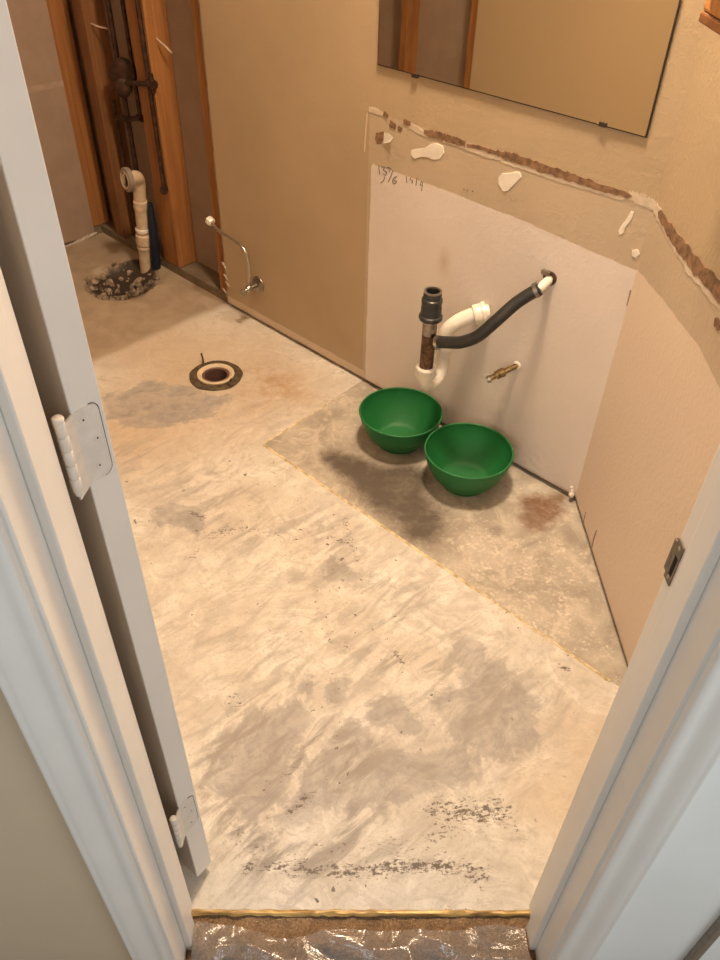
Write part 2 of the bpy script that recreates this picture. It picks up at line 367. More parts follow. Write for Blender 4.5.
# ================================================================== SETTING
# ---- floor
flange_c = np.array(pf(216, 376)[:2])
pit_c = wv(-2.645, 1.42); pit2 = np.array(pit_c[:2])
def floor_z(A):
    z = (vnoise(A, 5, 1) - .5) * .003 + (vnoise(A, 17, 2) - .5) * .0015
    s = A @ E2; t = A @ N2
    van = (s > -1.46) & (t > 1.14)
    z = z - np.where(van, .003, 0)
    r = np.hypot(*(A - pit2).T) / (.135 + .05 * (vnoise(A, 14, 3) - .5))
    z = z - .055 * np.clip(1.15 - r, 0, 1) ** .6
    fl = np.hypot(*(A - flange_c).T); z = np.where(fl < .1, np.minimum(z, 0) * np.clip((fl - .07) / .03, 0, 1), z)
    z = np.where((A[:, 1] < .56), z * 0, z)
    return z
def ff(A): return np.column_stack([A, floor_z(A)])
xs = np.arange(-2.40, .80, .009); ys = np.arange(.535, 3.62, .009)
me, A, X = gridmesh('floor', xs, ys, ff, keep=lambda c: (np.hypot(*(c - flange_c).T) > .058) & ((c @ N2) > -.06) & ((c @ N2) < 1.72) & ((c @ E2) > -3.2))
S_, T_ = A @ E2, A @ N2
def P2(px, py): v = pf(px, py); return (v.x, v.y)
def blob(px, py, r, k=1.0, asp=1.0, ang=0.0):
    c = np.array(P2(px, py)); d = A - c; ca, sa = math.cos(ang), math.sin(ang)
    u = d[:, 0] * ca + d[:, 1] * sa; v = (-d[:, 0] * sa + d[:, 1] * ca) * asp
    return k * np.exp(-(u * u + v * v) / (r * r))
grey_polys = [
    [(462, 636), (487, 652), (515, 683), (537, 705), (535, 737), (510, 748), (480, 755), (455, 738), (440, 702), (468, 690), (452, 660)],
    [(332, 728), (352, 730), (367, 747), (410, 752), (440, 745), (482, 752), (470, 775), (430, 792), (380, 800), (330, 803), (288, 818), (300, 790), (320, 765)],
    [(222, 742), (260, 715), (300, 703), (312, 720), (292, 765), (285, 800), (250, 815), (225, 792), (208, 765)],
    [(302, 690), (309, 685), (313, 692), (309, 699)], [(323, 690), (333, 685), (342, 688), (340, 697), (332, 701)],
    [(100, 398), (150, 385), (200, 392), (228, 400), (205, 415), (160, 425), (125, 425)],
    [(372, 690), (400, 700), (430, 720), (455, 745), (430, 750), (395, 735), (372, 715)],
    [(330, 560), (370, 575), (360, 590), (320, 580)], [(150, 500), (205, 508), (200, 530), (150, 530)],
]
d_grey = np.full(len(A), -1.0)
for k, pl in enumerate(grey_polys):
    sd = poly_sd(A, [P2(*p) for p in pl])
    d_grey = np.maximum(d_grey, sd - (.012 if k >= 6 else 0) + (.014 if k in (3, 4) else .01))
d_grey = np.clip(d_grey, -.3, .06)
smear = sum(blob(*b) for b in [(255, 760, .16, .9), (300, 800, .12, .9), (330, 760, .10, .5), (270, 840, .13, .55), (400, 830, .2, .5), (200, 480, .16, .55), (230, 530, .16, .5),
    (320, 540, .16, .6), (350, 620, .2, .35), (250, 640, .16, .4), (480, 660, .16, .55), (390, 660, .10, .5), (500, 720, .12, .5), (560, 690, .06, .4), (410, 590, .12, .4), (150, 620, .1, .4), (110, 460, .15, .5), (260, 420, .14, .4)])
smear = np.clip(smear, 0, 1)
scr = np.zeros(len(A))
for a, b, w, k in [((245, 868), (300, 866), .014, 1.0), ((295, 872), (400, 870), .016, 1.0), ((385, 866), (450, 866), .012, 1.25), ((440, 866), (485, 872), .022, .8),
                   ((440, 812), (500, 812), .030, 1.0), ((455, 825), (430, 840), .02, .7), ((495, 815), (515, 828), .02, .6), ((470, 875), (480, 878), .02, .8), ((290, 812), (312, 795), .012, 1.0),
                   ((225, 830), (255, 842), .025, .45), ((190, 512), (204, 518), .011, 1.1), ((212, 535), (240, 528), .022, .75), ((255, 530), (300, 540), .02, .55), ((330, 538), (352, 545), .014, .8),
                   ((345, 520), (356, 560), .016, .7), ((188, 560), (196, 552), .01, .8), ((395, 655), (404, 661), .012, .9), ((232, 700), (240, 705), .016, .7), ((560, 665), (568, 670), .008, 1.2), ((330, 640), (350, 650), .02, .5),
                   ((266, 785), (300, 765), .02, .5), ((240, 845), (280, 870), .03, .4), ((300, 850), (420, 850), .04, .35)]:
    scr = np.maximum(scr, k * np.exp(-(seg_d(A, P2(*a), P2(*b)) / w) ** 2))
rust = np.clip(sum(blob(*b) for b in [(262, 372, .10, .9), (285, 385, .08, .7), (250, 400, .07, .6), (180, 372, .12, .5), (300, 400, .1, .4), (200, 430, .2, .35), (120, 440, .15, .5)]), 0, 1)
tan = np.clip(sum(blob(*b) for b in [(150, 345, .22, .6), (120, 430, .22, .7), (200, 400, .25, .45), (555, 800, .09, .7), (590, 740, .07, .5), (230, 340, .2, .5), (300, 380, .15, .4)]), 0, 1)
d_van = np.minimum(S_ - (-1.458 - .02 * (T_ - 1.14) / .3), T_ - 1.141)
dark = np.clip(blob(385, 490, .15, 1.1, 1.5, -.75) + blob(350, 463, .07, .7, 1.4, -.7) + blob(425, 530, .10, .75) + blob(330, 455, .05, .5) + blob(497, 530, .03, .6) + blob(410, 475, .06, .9) + blob(520, 600, .09, .3) + blob(590, 640, .07, .35), 0, 1)
brown = np.clip(blob(548, 507, .06, 1.0) + blob(533, 522, .055, .9) + blob(525, 500, .04, .5) + blob(560, 496, .025, .6), 0, 1)
speck = np.clip(blob(520, 580, .13, 1.0) + blob(470, 545, .09, .9) + blob(430, 500, .06, .7) + blob(545, 620, .12, .9) + blob(500, 560, .1, .8) + blob(575, 560, .08, .7) + blob(600, 650, .06, .5), 0, 1)
pitr = np.hypot(*(A - pit2).T)
pit = np.clip(1.35 - pitr / .15, 0, 1) + .7 * np.exp(-((S_ + 2.70) ** 2 + (T_ - 1.56) ** 2) / .07 ** 2)
fleck = np.clip(.5 + .5 * vnoise(A, 4, 9) - .5 * (S_ < -1.7), 0, 1)
setattrs(me, dict(d_grey=d_grey, smear=smear, scrape=scr, rust=rust, tan=tan, d_van=d_van, dark=dark, brown=brown, speck=speck, d_tub=-2.20 - S_, pit=pit, fleck=fleck))
floor = link('floor', me, M['floor'], smooth=True, angle=180); tag(floor, kind='structure', label='pale patched concrete bathroom floor with grey smears and scrapes')

def ribbon(pts, w0, h, jit, seed, nrm=Z):   # low ragged ridge along a line of points
    r = random.Random(seed); b = MB(); vs = []; n = len(pts); nrm = Vector(nrm)
    for i, p in enumerate(pts):
        d = (pts[min(i + 1, n - 1)] - pts[max(i - 1, 0)]).normalized(); q = nrm.cross(d).normalized()
        a = w0 * (1 + r.uniform(-jit, jit)); c = w0 * (1 + r.uniform(-jit, jit))
        vs += [p + q * a, p + q * a * .45 + nrm * h * r.uniform(.7, 1.1), p - q * c * .45 + nrm * h * r.uniform(.7, 1.1), p - q * c]
    fs = [(4 * i + k, 4 * i + k + 1, 4 * i + k + 5, 4 * i + k + 4) for i in range(n - 1) for k in range(3)]
    fs += [(4 * i + 3, 4 * i, 4 * i + 4, 4 * i + 7) for i in range(n - 1)] + [(0, 1, 2, 3), (4 * n - 1, 4 * n - 2, 4 * n - 3, 4 * n - 4)]
    return b.add(vs, fs)
def lerp(a, b, n): return [a.lerp(b, i / (n - 1)) for i in range(n)]
ribbon(lerp(wv(-1.46, 1.138, -.001), wv(-.285, 1.138, -.001), 140), .0048, .0032, .25, 3).build('glue_ridge', M['glue'], floor, True)
ribbon(lerp(wv(-1.462, 1.145, -.001), wv(-1.475, 1.50, -.001), 50), .0036, .002, .3, 4).build('glue_ridge', M['glue'], floor, True)

# ---- threshold, carpet, film
b = ribbon(lerp(Vector((XJL - .01, .534, -.002)), Vector((XJR + .01, .534, -.002)), 60), .0055, .004, .3, 5)
tag(b.build('threshold_strip', M['gold'], None, True), 'gold yellow glue strip across the doorway where the concrete starts', 'threshold strip')
me, A, X = gridmesh('carpet', np.arange(-.9, .79, .01), np.arange(-.5, .534, .008),
    lambda A: np.column_stack([A, -.012 + .006 * vnoise(A, 60, 11) + .004 * vnoise(A, 25, 12)]))
tag(link('floor_hall', me, M['carpet'], smooth=True, angle=180), 'brown carpet of the hall at the doorway', kind='structure')
def filmz(A):
    w = A + .02 * np.column_stack([vnoise(A, 15, 21), vnoise(A, 15, 22)])
    r1 = 1 - np.abs(2 * vnoise(w * [1, 1.6], 11, 23) - 1); r2 = 1 - np.abs(2 * vnoise(w, 27, 24) - 1)
    return np.column_stack([A, .0005 + .016 * r1 ** 2 + .006 * r2 ** 2])
def filmf(A):
    B = A.copy(); B[:, 1] = A[:, 1] + (A[:, 1] > .3) * (A[:, 1] - .3) / .2 * .014 * (vnoise(np.column_stack([A[:, 0], 0 * A[:, 0]]), 11, 26) * 2 - 1); return filmz(B)
me, A, X = gridmesh('plastic_sheet', np.arange(-.246, .321, .003), np.arange(.1, .503, .003), filmf)
tag(link('plastic_sheet', me, M['film'], smooth=True, angle=180), 'clear crinkled plastic sheet lying over the brown carpet', 'plastic sheet')

# ---- vanity wall (wall_back)
def wall_attrs(me, u, z, white, splash, base, drip, low_shade, cream=0): setattrs(me, dict(cream=np.full(len(white), cream), d_white=white, d_splash=splash, d_base=base, drip=drip, low_shade=low_shade))
S0, S1 = -2.19, -.655
def fb(A):
    s = A[:, 0].copy(); e = s < S0 + .001
    s = s + e * (vnoise(np.column_stack([A[:, 1], A[:, 1] * 0]), 40, 31) - .5) * .007
    P = s[:, None] * np.array(EW)[None] + TV * np.array(NW)[None]; P[:, 2] = A[:, 1]; return P
ss = np.linspace(S0, S1, 160); zs = np.concatenate([np.arange(.014, 1.3, .01), np.arange(1.3, CEIL + .05, .05)])
me, A, X = gridmesh('wall_back', ss, zs, fb)
s, z = A[:, 0], A[:, 1]
zt = np.interp(s, [-1.5, -1.2, -.95, -.8, -.70, -.6], [.714, .712, .706, .695, .690, .685])
white = np.minimum(np.minimum(s + 1.474, zt - z), 1.0)
splash = np.minimum(s + 1.486, .845 - z)
base = np.minimum(.043 - z, -1.474 - s)
q = np.array(st(pw(444, 262))); zz = pw(444, 262).z
drip = np.exp(-((s - q[0]) / .018) ** 2) * np.clip(1 - np.abs(z - zz) / .05, 0, 1)
low_shade = .18 * np.exp(-((s + .83) / .09) ** 2 - ((z - .06) / .07) ** 2) + .2 * np.exp(-((s + 1.0) / .3) ** 2 - ((z - .02) / .05) ** 2)  # painted shade right of the bowls and along the wall foot
wall_attrs(me, s, z, white, splash, base, drip, low_shade)
wall_back = link('wall_back', me, M['wall'], smooth=True, angle=60); tag(wall_back, kind='structure', label='khaki painted vanity wall with bare white rectangle left by the vanity')
so = wall_back.modifiers.new('thickness', 'SOLIDIFY'); so.thickness = .013; so.offset = -1
# which way the face points decides where the thickness goes: keep it behind the face
nrm = me.polygons[0].normal
if nrm.dot(-NW) < 0: so.offset = 1
# ---- right wall
def fr(A): return np.column_stack([np.full(len(A), XR), A[:, 0], A[:, 1]])
yy = np.linspace(YB, 1.618, 110)
me, A, X = gridmesh('wall_right', yy, zs, fr)
y, z = A[:, 0], A[:, 1]
zt = np.interp(y, [.9, 1.106, 1.224, 1.38, 1.535, 1.62], [.715, .715, .728, .715, .700, .69])
white = np.minimum(zt - z, y - .95); splash = np.minimum(.842 - z, y - .9)
wall_attrs(me, y, z, white, splash, np.full(len(A), -1.0), np.zeros(len(A)), np.zeros(len(A)), .8)
wall_right = link('wall_right', me, M['wall'], smooth=True, angle=60); tag(wall_right, kind='structure', label='textured khaki side wall right of the vanity with torn strip')
so = wall_right.modifiers.new('thickness', 'SOLIDIFY'); so.thickness = .013; so.offset = -1 if me.polygons[0].normal.x < 0 else 1

# torn paper strips, spackle and marks on the two walls
def onwall(pts, nout, d): return [p + nout * d for p in pts]
NB = -NW; NR = Vector((-1, 0, 0))
def ragged(center, halfw, seed, proj, nout, d, th, jit=.3, n=44):
    r = random.Random(seed); C = []; W_ = []
    tot = len(center) - 1
    for i in range(n):
        f = i / (n - 1) * tot; k = min(int(f), tot - 1); u = f - k
        C.append((center[k][0] * (1 - u) + center[k + 1][0] * u, center[k][1] * (1 - u) + center[k + 1][1] * u))
        W_.append(halfw[k] * (1 - u) + halfw[k + 1] * u)
    P = [proj(*c) for c in C]; A_ = []; B_ = []
    for i, p in enumerate(P):
        dd = (P[min(i + 1, n - 1)] - P[max(i - 1, 0)]).normalized(); q = nout.cross(dd).normalized(); e = .15 if i in (0, n - 1) else 1
        A_.append(p + q * W_[i] * e * (1 + r.uniform(-jit, jit))); B_.append(p - q * W_[i] * e * (1 + r.uniform(-jit, jit)))
    b = MB(); vs = []
    for a, c in zip(A_, B_): vs += [a + nout * d, c + nout * d, a + nout * (d + th), c + nout * (d + th)]
    fs = []
    for i in range(n - 1):
        o = 4 * i; fs += [(o + 2, o + 3, o + 7, o + 6), (o, o + 2, o + 6, o + 4), (o + 1, o + 5, o + 7, o + 3), (o, o + 4, o + 5, o + 1)]
    fs += [(0, 1, 3, 2), (4 * n - 4, 4 * n - 2, 4 * n - 1, 4 * n - 3)]
    return b.add(vs, fs)
def wallprism(pxs, proj, nout, d, th): return MB().prism([proj(*p) + nout * d for p in pxs], nout * th)
# pale torn edges first, brown paper lying over them
for i, (c, w) in enumerate([
        ([(369, 109.5), (376, 111), (384, 115)], [.006, .007, .003]),
        ([(409, 125), (418, 130), (428, 136)], [.006, .008, .004]),
        ([(440, 140), (466, 147), (486, 154), (510, 160)], [.003, .006, .008, .005]),
        ([(500, 159), (560, 179), (625, 198)], [.006, .006, .006]),
        ([(628, 195), (642, 200), (656, 206)], [.009, .011, .010])]):
    ragged(c, w, 40 + i, pw, NB, -.0005, .0016).build('torn_paper_edge', M['edge'], wall_back)
for i, (c, w) in enumerate([
        ([(424, 131.5), (431, 134), (436, 134.5)], [.004, .008, .006]),
        ([(435, 134), (450, 139), (466, 144)], [.008, .009, .007]),
        ([(467, 145.5), (478, 147), (497, 153)], [.004, .0045, .004]),
        ([(496, 152), (512, 157), (540, 167), (570, 177), (600, 187), (632, 196)], [.006, .009, .009, .0085, .008, .005]),
        ([(384, 113), (388, 117)], [.006, .005]), ([(390, 123), (396, 127)], [.007, .006]), ([(398, 127), (402, 130)], [.004, .004]), ([(404, 121), (411, 124)], [.006, .005])]):
    ragged(c, w, 60 + i, pw, NB, .0002, .0018).build('torn_brown_paper', M['torn'], wall_back)
ragged([(655, 206), (668, 232), (690, 268), (724, 306)], [.010, .012, .011, .012], 80, pr, NR, -.0005, .0016).build('torn_paper_edge', M['edge'], wall_right)
ragged([(659, 212), (671, 231), (692, 260), (726, 300), (760, 345)], [.008, .012, .0145, .015, .015], 81, pr, NR, .0002, .0018, .25, 40).build('torn_brown_paper', M['torn'], wall_right)
ragged([(716, 318), (720, 330)], [.007, .008], 82, pr, NR, .0002, .0018, .4, 6).build('torn_brown_paper', M['torn'], wall_right)
SP = [[(411, 155), (412, 150), (418, 149), (425, 148), (431, 144), (437, 143), (443, 146), (444.5, 153), (440, 159), (434, 160), (427, 157), (421, 157), (415, 159)],
      [(498.5, 184), (499, 177), (503, 173), (510, 173), (515, 171.5), (520, 172), (521.5, 177), (517, 182), (512, 187), (508, 191), (503, 191)],
      [(631, 211), (634, 212), (633, 217), (629, 223), (625, 228), (624, 233), (620, 235), (618.5, 231), (621, 226), (626, 220)],
      [(632, 250), (638, 249), (640, 254), (636, 258), (632, 256)]]
for p in SP: wallprism(p, pw, NB, -.001, .0028).build('spackle_patch', M['spackle'], wall_back, bevel=.001)
# hole with a lifted paper flap
hp = wallprism([(376, 133), (384, 131.5), (384.5, 138), (381, 144), (377, 144), (375, 139)], pw, NB, -.001, .0016).build('wall_hole', M['torn'], wall_back)
h0 = [pw(384.5, 132.5), pw(384, 143.5), pw(392, 141.5), pw(395, 137), (pw(390, 133))]
b = MB(); f0 = [h0[0] + NB * .001, h0[1] + NB * .001, h0[2] + NB * .008, h0[3] + NB * .007, h0[4] + NB * .004]
b.prism(f0, NB * .0012).build('paper_flap', M['spackle'], wall_back)
ragged([(367.5, 112), (366, 130), (364.5, 152)], [.0016, .0018, .0022], 85, pw, NB, -.0005, .0013).build('torn_paper_edge', M['edge'], wall_back)
# pencil figures
def pen(strokes, proj, nout, r=.0011):
    for sk in strokes:
        P = [proj(*p) + nout * .0006 for p in sk]
        MB().tube(smoothpath(P, 4) if len(P) > 2 else P, r, 6).build('pencil_stroke', M['pencil'], wall_back)
def sc(x, y): return (366 + x / 6.0, 100 + y / 6.0)
pen([[sc(78, 395), sc(80, 420), sc(84, 446)],
     [sc(95, 402), sc(112, 404), sc(106, 420), sc(124, 432), sc(118, 450), sc(102, 444)],
     [sc(112, 462), sc(106, 482), sc(90, 498)], [sc(128, 404), sc(148, 410), sc(140, 432)], [sc(162, 424), sc(150, 456), sc(134, 492)],
     [sc(184, 460), sc(168, 468), sc(160, 488), sc(172, 502), sc(184, 488), sc(168, 482)],
     [sc(242, 458), sc(246, 496)], [sc(272, 462), sc(264, 476), sc(280, 482), sc(276, 500)], [sc(306, 470), sc(300, 512)], [sc(334, 488), sc(326, 508), sc(340, 512)], [sc(342, 490), sc(334, 545)],
     [sc(586, 534), sc(592, 537)], [sc(606, 540), sc(612, 543)], [sc(636, 545), sc(645, 549)]], pw, NB, .0009)
# crumb of caulk in the bottom corner, tape scraps
b = MB(); c0 = on(571, 494, NW * (TV - .006), NW)
for k in range(3):
    bm = bmesh.new(); bmesh.ops.create_icosphere(bm, subdivisions=2, radius=1)
    o = [(0, 0, .012, .007), (-.003, .0, .022, .005), (.003, -.003, .002, .008), (.002, -.006, -.012, .008), (-.003, .002, .045, .005)][k]
    b.add([Vector((v.co.x * o[3], v.co.y * o[3], v.co.z * o[3] * 1.3)) * random.uniform(.85, 1.1) + c0 + EW * o[0] + NW * o[1] + Z * o[2] for v in bm.verts], [[v.index for v in f.verts] for f in bm.faces]); bm.free()
b.build('caulk_lump', M['spackle'], wall_back, True)
ragged([(592, 548), (594, 538), (597, 530)], [.0015, .004, .0015], 90, pr, NR, -.0005, .002).build('tape_scrap', M['paperback'], wall_right)
ragged([(583, 525), (586, 512)], [.002, .001], 91, pr, NR, -.0005, .002).build('tape_scrap', M['paperback'], wall_right)
ragged([(631, 290), (627, 306)], [.002, .0015], 92, pw, NB, -.0005, .002).build('tape_scrap', M['paperback'], wall_back)
# torn crumbs of gypsum at the cut edge near the bottom
for i, (px, py) in enumerate([(222, 262), (224, 274), (226, 281), (223, 288)]):
    ragged([(px, py), (px + 4, py + 6)], [.004, .002], 95 + i, lambda a, c: pw(a, c), NB, -.001, .004, .5, 5).build('gypsum_crumb', M['gypsum'], wall_back)

# sill plates under those walls
MB().wbox(-.60 - .0, -2.19, TV + .014, TV + .10, -.003, .035).build('sill_plate', M['plate'], wall_back)
MB().box(XR + .014, XR + .10, YB, 1.72, -.003, .035).build('sill_plate', M['plate'], wall_right)

# ---- stud wall of the bath alcove (plumbing wall)
TF = TV + .013; TB = TF + .089
def struct(name, label): 
    o = bpy.data.objects.new(name, None); COL.objects.link(o); o['kind'] = 'structure'; o['label'] = label; o.empty_display_size = .05; return o
wp_ = struct('wall_plumbing', 'open stud wall with bare orange pine studs and shower plumbing')
MB().wbox(-3.2, -2.1, TB, TB + .013, 0, CEIL).build('drywall_panel', M['paperback'], wp_)
MB().wbox(-3.073, -2.195, TF, TB - .001, -.004, .034).build('bottom_plate', M['plate'], wp_)
def stud(s0, s1, parent, mat='pine', t0=TF, t1=TB - .001, z0=.036):
    return MB().wbox(s0, s1, t0, t1, z0, CEIL - .005).build('stud', M[mat], parent, bevel=.003)
stud(-2.247, -2.196, wp_)
stud(-2.606, -2.505, wp_)
stud(-2.951, -2.893, wp_, 'pine_dark')
stud(-3.02, -2.968, wp_, 'pine_dark', TF + .03)
# ---- left wall of the alcove
wl = struct('wall_left', 'brown drywall at the left of the bath alcove beside a pine corner stud')
MB().wbox(SL - .013, SL, .0, 1.563, .012, .608).build('drywall_panel', M['paperback'], wl)
MB().wbox(SL - .013, SL, .0, 1.563, .612, CEIL).build('drywall_panel', M['paperback'], wl)
MB().wbox(SL - .004, SL + .0012, .0, 1.563, .602, .622).build('joint_tape', M['tape'], wl)
MB().wbox(SL - .10, SL - .0135, -.05, TB, -.004, .034).build('bottom_plate', M['plate'], wl)
ragged([(60, 250), (75, 243), (97, 232)], [.006, .007, .005], 97, lambda a, c: on(a, c, EW * (SL + .001), EW), EW, .0, .002).build('torn_paper_edge', M['gypsum'], wl)
for t0 in (1.566, 1.16, .75, .34):
    MB().wbox(SL - .10, SL - .0138, t0, t0 + .085 if t0 > 1.5 else t0 + .038, .036, CEIL - .005).build('stud', M['pine'], wl, bevel=.003)
MB().wbox(SL - .113, SL - .1005, -.05, TB, 0, CEIL).build('backing_panel', M['paperback'], wl)
# ---- wall opposite the vanity (seen in the mirror): open studs at the end of the bath, khaki drywall after it
wo = struct('wall_opposite', 'wall facing the vanity, open pine studs beside khaki drywall')
MB().wbox(-2.30, -.70, TO - .013, TO, .012, CEIL).build('drywall_panel', M['wallplain'], wo)
MB().wbox(-3.16, -.75, TO - .113, TO - .1005, 0, CEIL).build('backing_panel', M['paperback'], wo)
MB().wbox(-3.05, -.78, TO - .10, TO - .0135, -.004, .034).build('bottom_plate', M['plate'], wo)
for s0, s1 in ((-2.345, -2.305), (-2.745, -2.705), (-3.04, -3.0), (-1.95, -1.91), (-1.54, -1.5), (-1.13, -1.09)):
    MB().wbox(s0, s1, TO - .10, TO - .0138, .036, CEIL - .005).build('stud', M['pine'], wo, bevel=.003)
# ---- door wall
b = MB().box(-1.2, XJL - .02, YH, YB, -.012, CEIL)
tag(b.build('wall_front', M['beige']), kind='structure', label='beige hall wall left of the door casing')
b = MB().box(XJR + .02, .78, YH, YB, -.012, CEIL).box(XJL - .02, XJR + .02, YH, YB, 2.06, CEIL)
tag(b.build('wall_hall', M['hall']), kind='structure', label='pale hall wall right of the door casing')
tag(MB().box(.546, .560, YH - .012, YH - .0005, -.02, 2.3).build('shadow_band', M['shadowband'], bevel=.003), kind='structure', label='narrow brown strip standing for the dark shadow band of a corner on the pale wall, lower right')  # strip put in for the dark shadow band of a wall corner
c4 = [(-.9, -1.0), (.9, -1.0), (.9, 1.75), (-2.3, 3.75), (-3.6, 2.6), (-.9, -.2)]
tag(MB().prism([Vector((x, y, CEIL)) for x, y in c4], Z * .02).build('ceiling', M['ceil']), kind='structure', label='white ceiling')

# ---- door frame
fr_ = struct('trim_1', 'white painted door frame with stops and moulded casing')
MB().box(XJL - .018, XJL, YH, YB, -.012, 2.04).build('jamb', M['trim'], fr_, bevel=.0015)
MB().box(XJR, XJR + .018, YH, YB, -.012, 2.04).build('jamb', M['trim'], fr_, bevel=.0015)
MB().box(XJL - .018, XJR + .018, YH, YB, 2.0405, 2.058).build('head_jamb', M['trim'], fr_, bevel=.0015)
MB().box(XJL, XJL + .0105, .476, .511, -.008, 2.04).build('door_stop', M['trim'], fr_, bevel=.002)
MB().box(XJR - .011, XJR, .476, .511, -.006, 2.04).build('door_stop', M['trim'], fr_, bevel=.002)
MB().box(XJL + .011, XJR - .0115, .476, .511, 2.029, 2.04).build('door_stop', M['trim'], fr_, bevel=.002)
prof = [(w_ * .915, d_) for w_, d_ in [(0, 0), (0, .0075), (.0025, .0095), (.010, .010), (.015, .0085), (.020, .0082), (.026, .010), (.033, .0135), (.040, .0155), (.046, .016), (.050, .0152), (.0525, .0165), (.056, .016), (.0575, .0145), (.0575, 0)]]
def casing(x0, sgn, ybase, ydir, z1=2.10):
    b = MB(); P = [Vector((x0 + sgn * w, ybase + ydir * d, -.012)) for w, d in prof]
    return b.prism(P, Z * (z1 + .012)).build('casing', M['trim'], fr_, True, angle=50)
casing(XJL - .005, -1, YH, -1); casing(XJR + .005, 1, YH, -1)
casing(XJL - .005, -1, YB, 1); casing(XJR + .005, 1, YB, 1)
MB().box(XJL - .005, XJR + .005, YH - .016, YH, 2.045, 2.10).build('head_casing', M['trim'], fr_, bevel=.003)
# strike plate: thin plate with a latch hole, lip bent round the jamb edge
z0, z1 = .866, .921; y0, y1 = .5305, YB
b = MB(); ym, yn, za, zb = .5325, .5400, .876, .903
for a, c_, d, e in ((y0, y1, z0, za), (y0, y1, zb, z1), (y0, ym, za, zb), (yn, y1, za, zb)): b.box(XJR - .0016, XJR + .0002, a, c_, d, e)
sp = b.build('strike_plate', M['strike'], fr_); sp['label'] = 'dull metal strike plate on the right jamb'
MB().box(XJR - .0016, XJR + .001, YB + .0002, YB + .006, z0 + .006, z1 - .006).build('strike_lip', M['strike'], sp, bevel=.0005)
MB().box(XJR - .0006, XJR + .0003, ym, yn, za, zb).build('latch_hole_fill', M['hole'], sp)  # dark plate in place of the shade in the opening
for zc in (.873, .914): MB().lathe((XJR - .0016, .5375, zc), (-1, 0, 0), [(.0025, 0), (.0022, .0006), (0.0001, .0006)], 12).build('screw', M['steel'], sp)

# ---- door, opened inward past the jamb
U = Vector((.6145, .7889, 0)); D = Vector((-.7889, .6145, 0)); E1 = Vector((-.2525, .583, 0)); TH = .0350
dr = struct('door_1', 'white bathroom door swung open, seen from its hinge edge')
b = MB(); w = .585
b.hexa([E1 + Z * .02, E1 + U * TH + Z * .02, E1 + U * TH + D * w + Z * .02, E1 + D * w + Z * .02, E1 + Z * 2.03, E1 + U * TH + Z * 2.03, E1 + U * TH + D * w + Z * 2.03, E1 + D * w + Z * 2.03])
b.build('door_slab', M['door'], dr, bevel=.0015)
kc = E1 + D * (w - .06) + U * (TH / 2) + Z * .93
b = MB()
for sg in (1, -1): b.lathe(kc, U * sg, [(.0001, TH / 2 + .05), (.018, TH / 2 + .048), (.026, TH / 2 + .036), (.022, TH / 2 + .024), (.010, TH / 2 + .016), (.010, TH / 2 + .006), (.030, TH / 2 + .004), (.030, TH / 2)], 20)
b.build('door_knob', M['brass'], dr, True)
PIN = Vector((-.2555, .5605, 0))
def hinge(zc, lo):
    h = MB(); H = .0445; on_ = -D     # outward normal of the door edge
    c = []
    a0, a1, r = -.001, .0285, .010
    H = .043; zb0 = zc; zc = zc - lo
    loop = [(a0, -H), (a1 - r, -H)] + [(a1 - r + r * math.sin(q), -H + r - r * math.cos(q)) for q in [math.pi / 8 * k for k in range(1, 5)]] + \
           [(a1 - r + r * math.cos(q), H - r + r * math.sin(q)) for q in [math.pi / 8 * k for k in range(0, 5)]] + [(a0, H)]
    P = [E1 + U * a + Z * (zc + v) + on_ * .0000 for a, v in loop]
    lf = h.prism(P, on_ * .0012).build('hinge', M['hinge'], dr); lf['label'] = 'painted butt hinge'
    # thin crack line round the leaf
    b2 = MB(); P2_ = [E1 + U * (a + (.0008 if a > .01 else 0)) + Z * (zc + v * 1.018) + on_ * .0002 for a, v in loop]
    b2.tube(P2_[1:-1], .0006, 5).build('paint_line', M['hingeline'], lf)
    # knuckle side of the leaf, from the pin to the door edge
    q0 = PIN; q1 = E1 + on_ * .0006; dv = (q1 - q0).normalized(); nn = Vector((-dv.y, dv.x, 0))
    MB().hexa([q0 + nn * .001 + Z * (zc - H), q1 + nn * .001 + Z * (zc - H), q1 - nn * .001 + Z * (zc - H), q0 - nn * .001 + Z * (zc - H),
               q0 + nn * .001 + Z * (zc + H), q1 + nn * .001 + Z * (zc + H), q1 - nn * .001 + Z * (zc + H), q0 - nn * .001 + Z * (zc + H)]).build('leaf_neck', M['hinge'], lf)
    n_ = 5; zc = zb0; H = .0415
    for k in range(n_):
        za_ = zc - H + 2 * H * k / n_ + .0006; zb_ = zc - H + 2 * H * (k + 1) / n_ - .0006
        MB().lathe(PIN, Z, [(.0001, za_), (.0046, za_), (.0052, za_ + .0008), (.0052, zb_ - .0008), (.0046, zb_), (.0001, zb_)], 16).build('knuckle', M['hinge'], lf, True)
    MB().lathe(PIN, Z, [(.0040, zc - H - .004), (.0040, zc + H), (.0056, zc + H + .0006), (.0056, zc + H + .0032), (.0045, zc + H + .0045), (.0001, zc + H + .0047)], 16).build('hinge_pin', M['hinge'], lf, True)
    zc = zb0 - lo
    for a, v in ((.010, .031), (.020, .004), (.015, -.027)):
        p = E1 + U * a + Z * (zc + v) + on_ * .0012
        MB().lathe(p, on_, [(.0042, 0), (.0038, .0004), (.0012, .0004), (.0001, .0003)], 14).build('screw', M['hinge'], lf)
        MB().lathe(p, on_, [(.0011, .0003), (.0010, .0007), (.0001, .0007)], 8).build('screw_slot', M['hole'], lf)
hinge(1.0025, .010); hinge(.246, .010); hinge(1.80, .010)

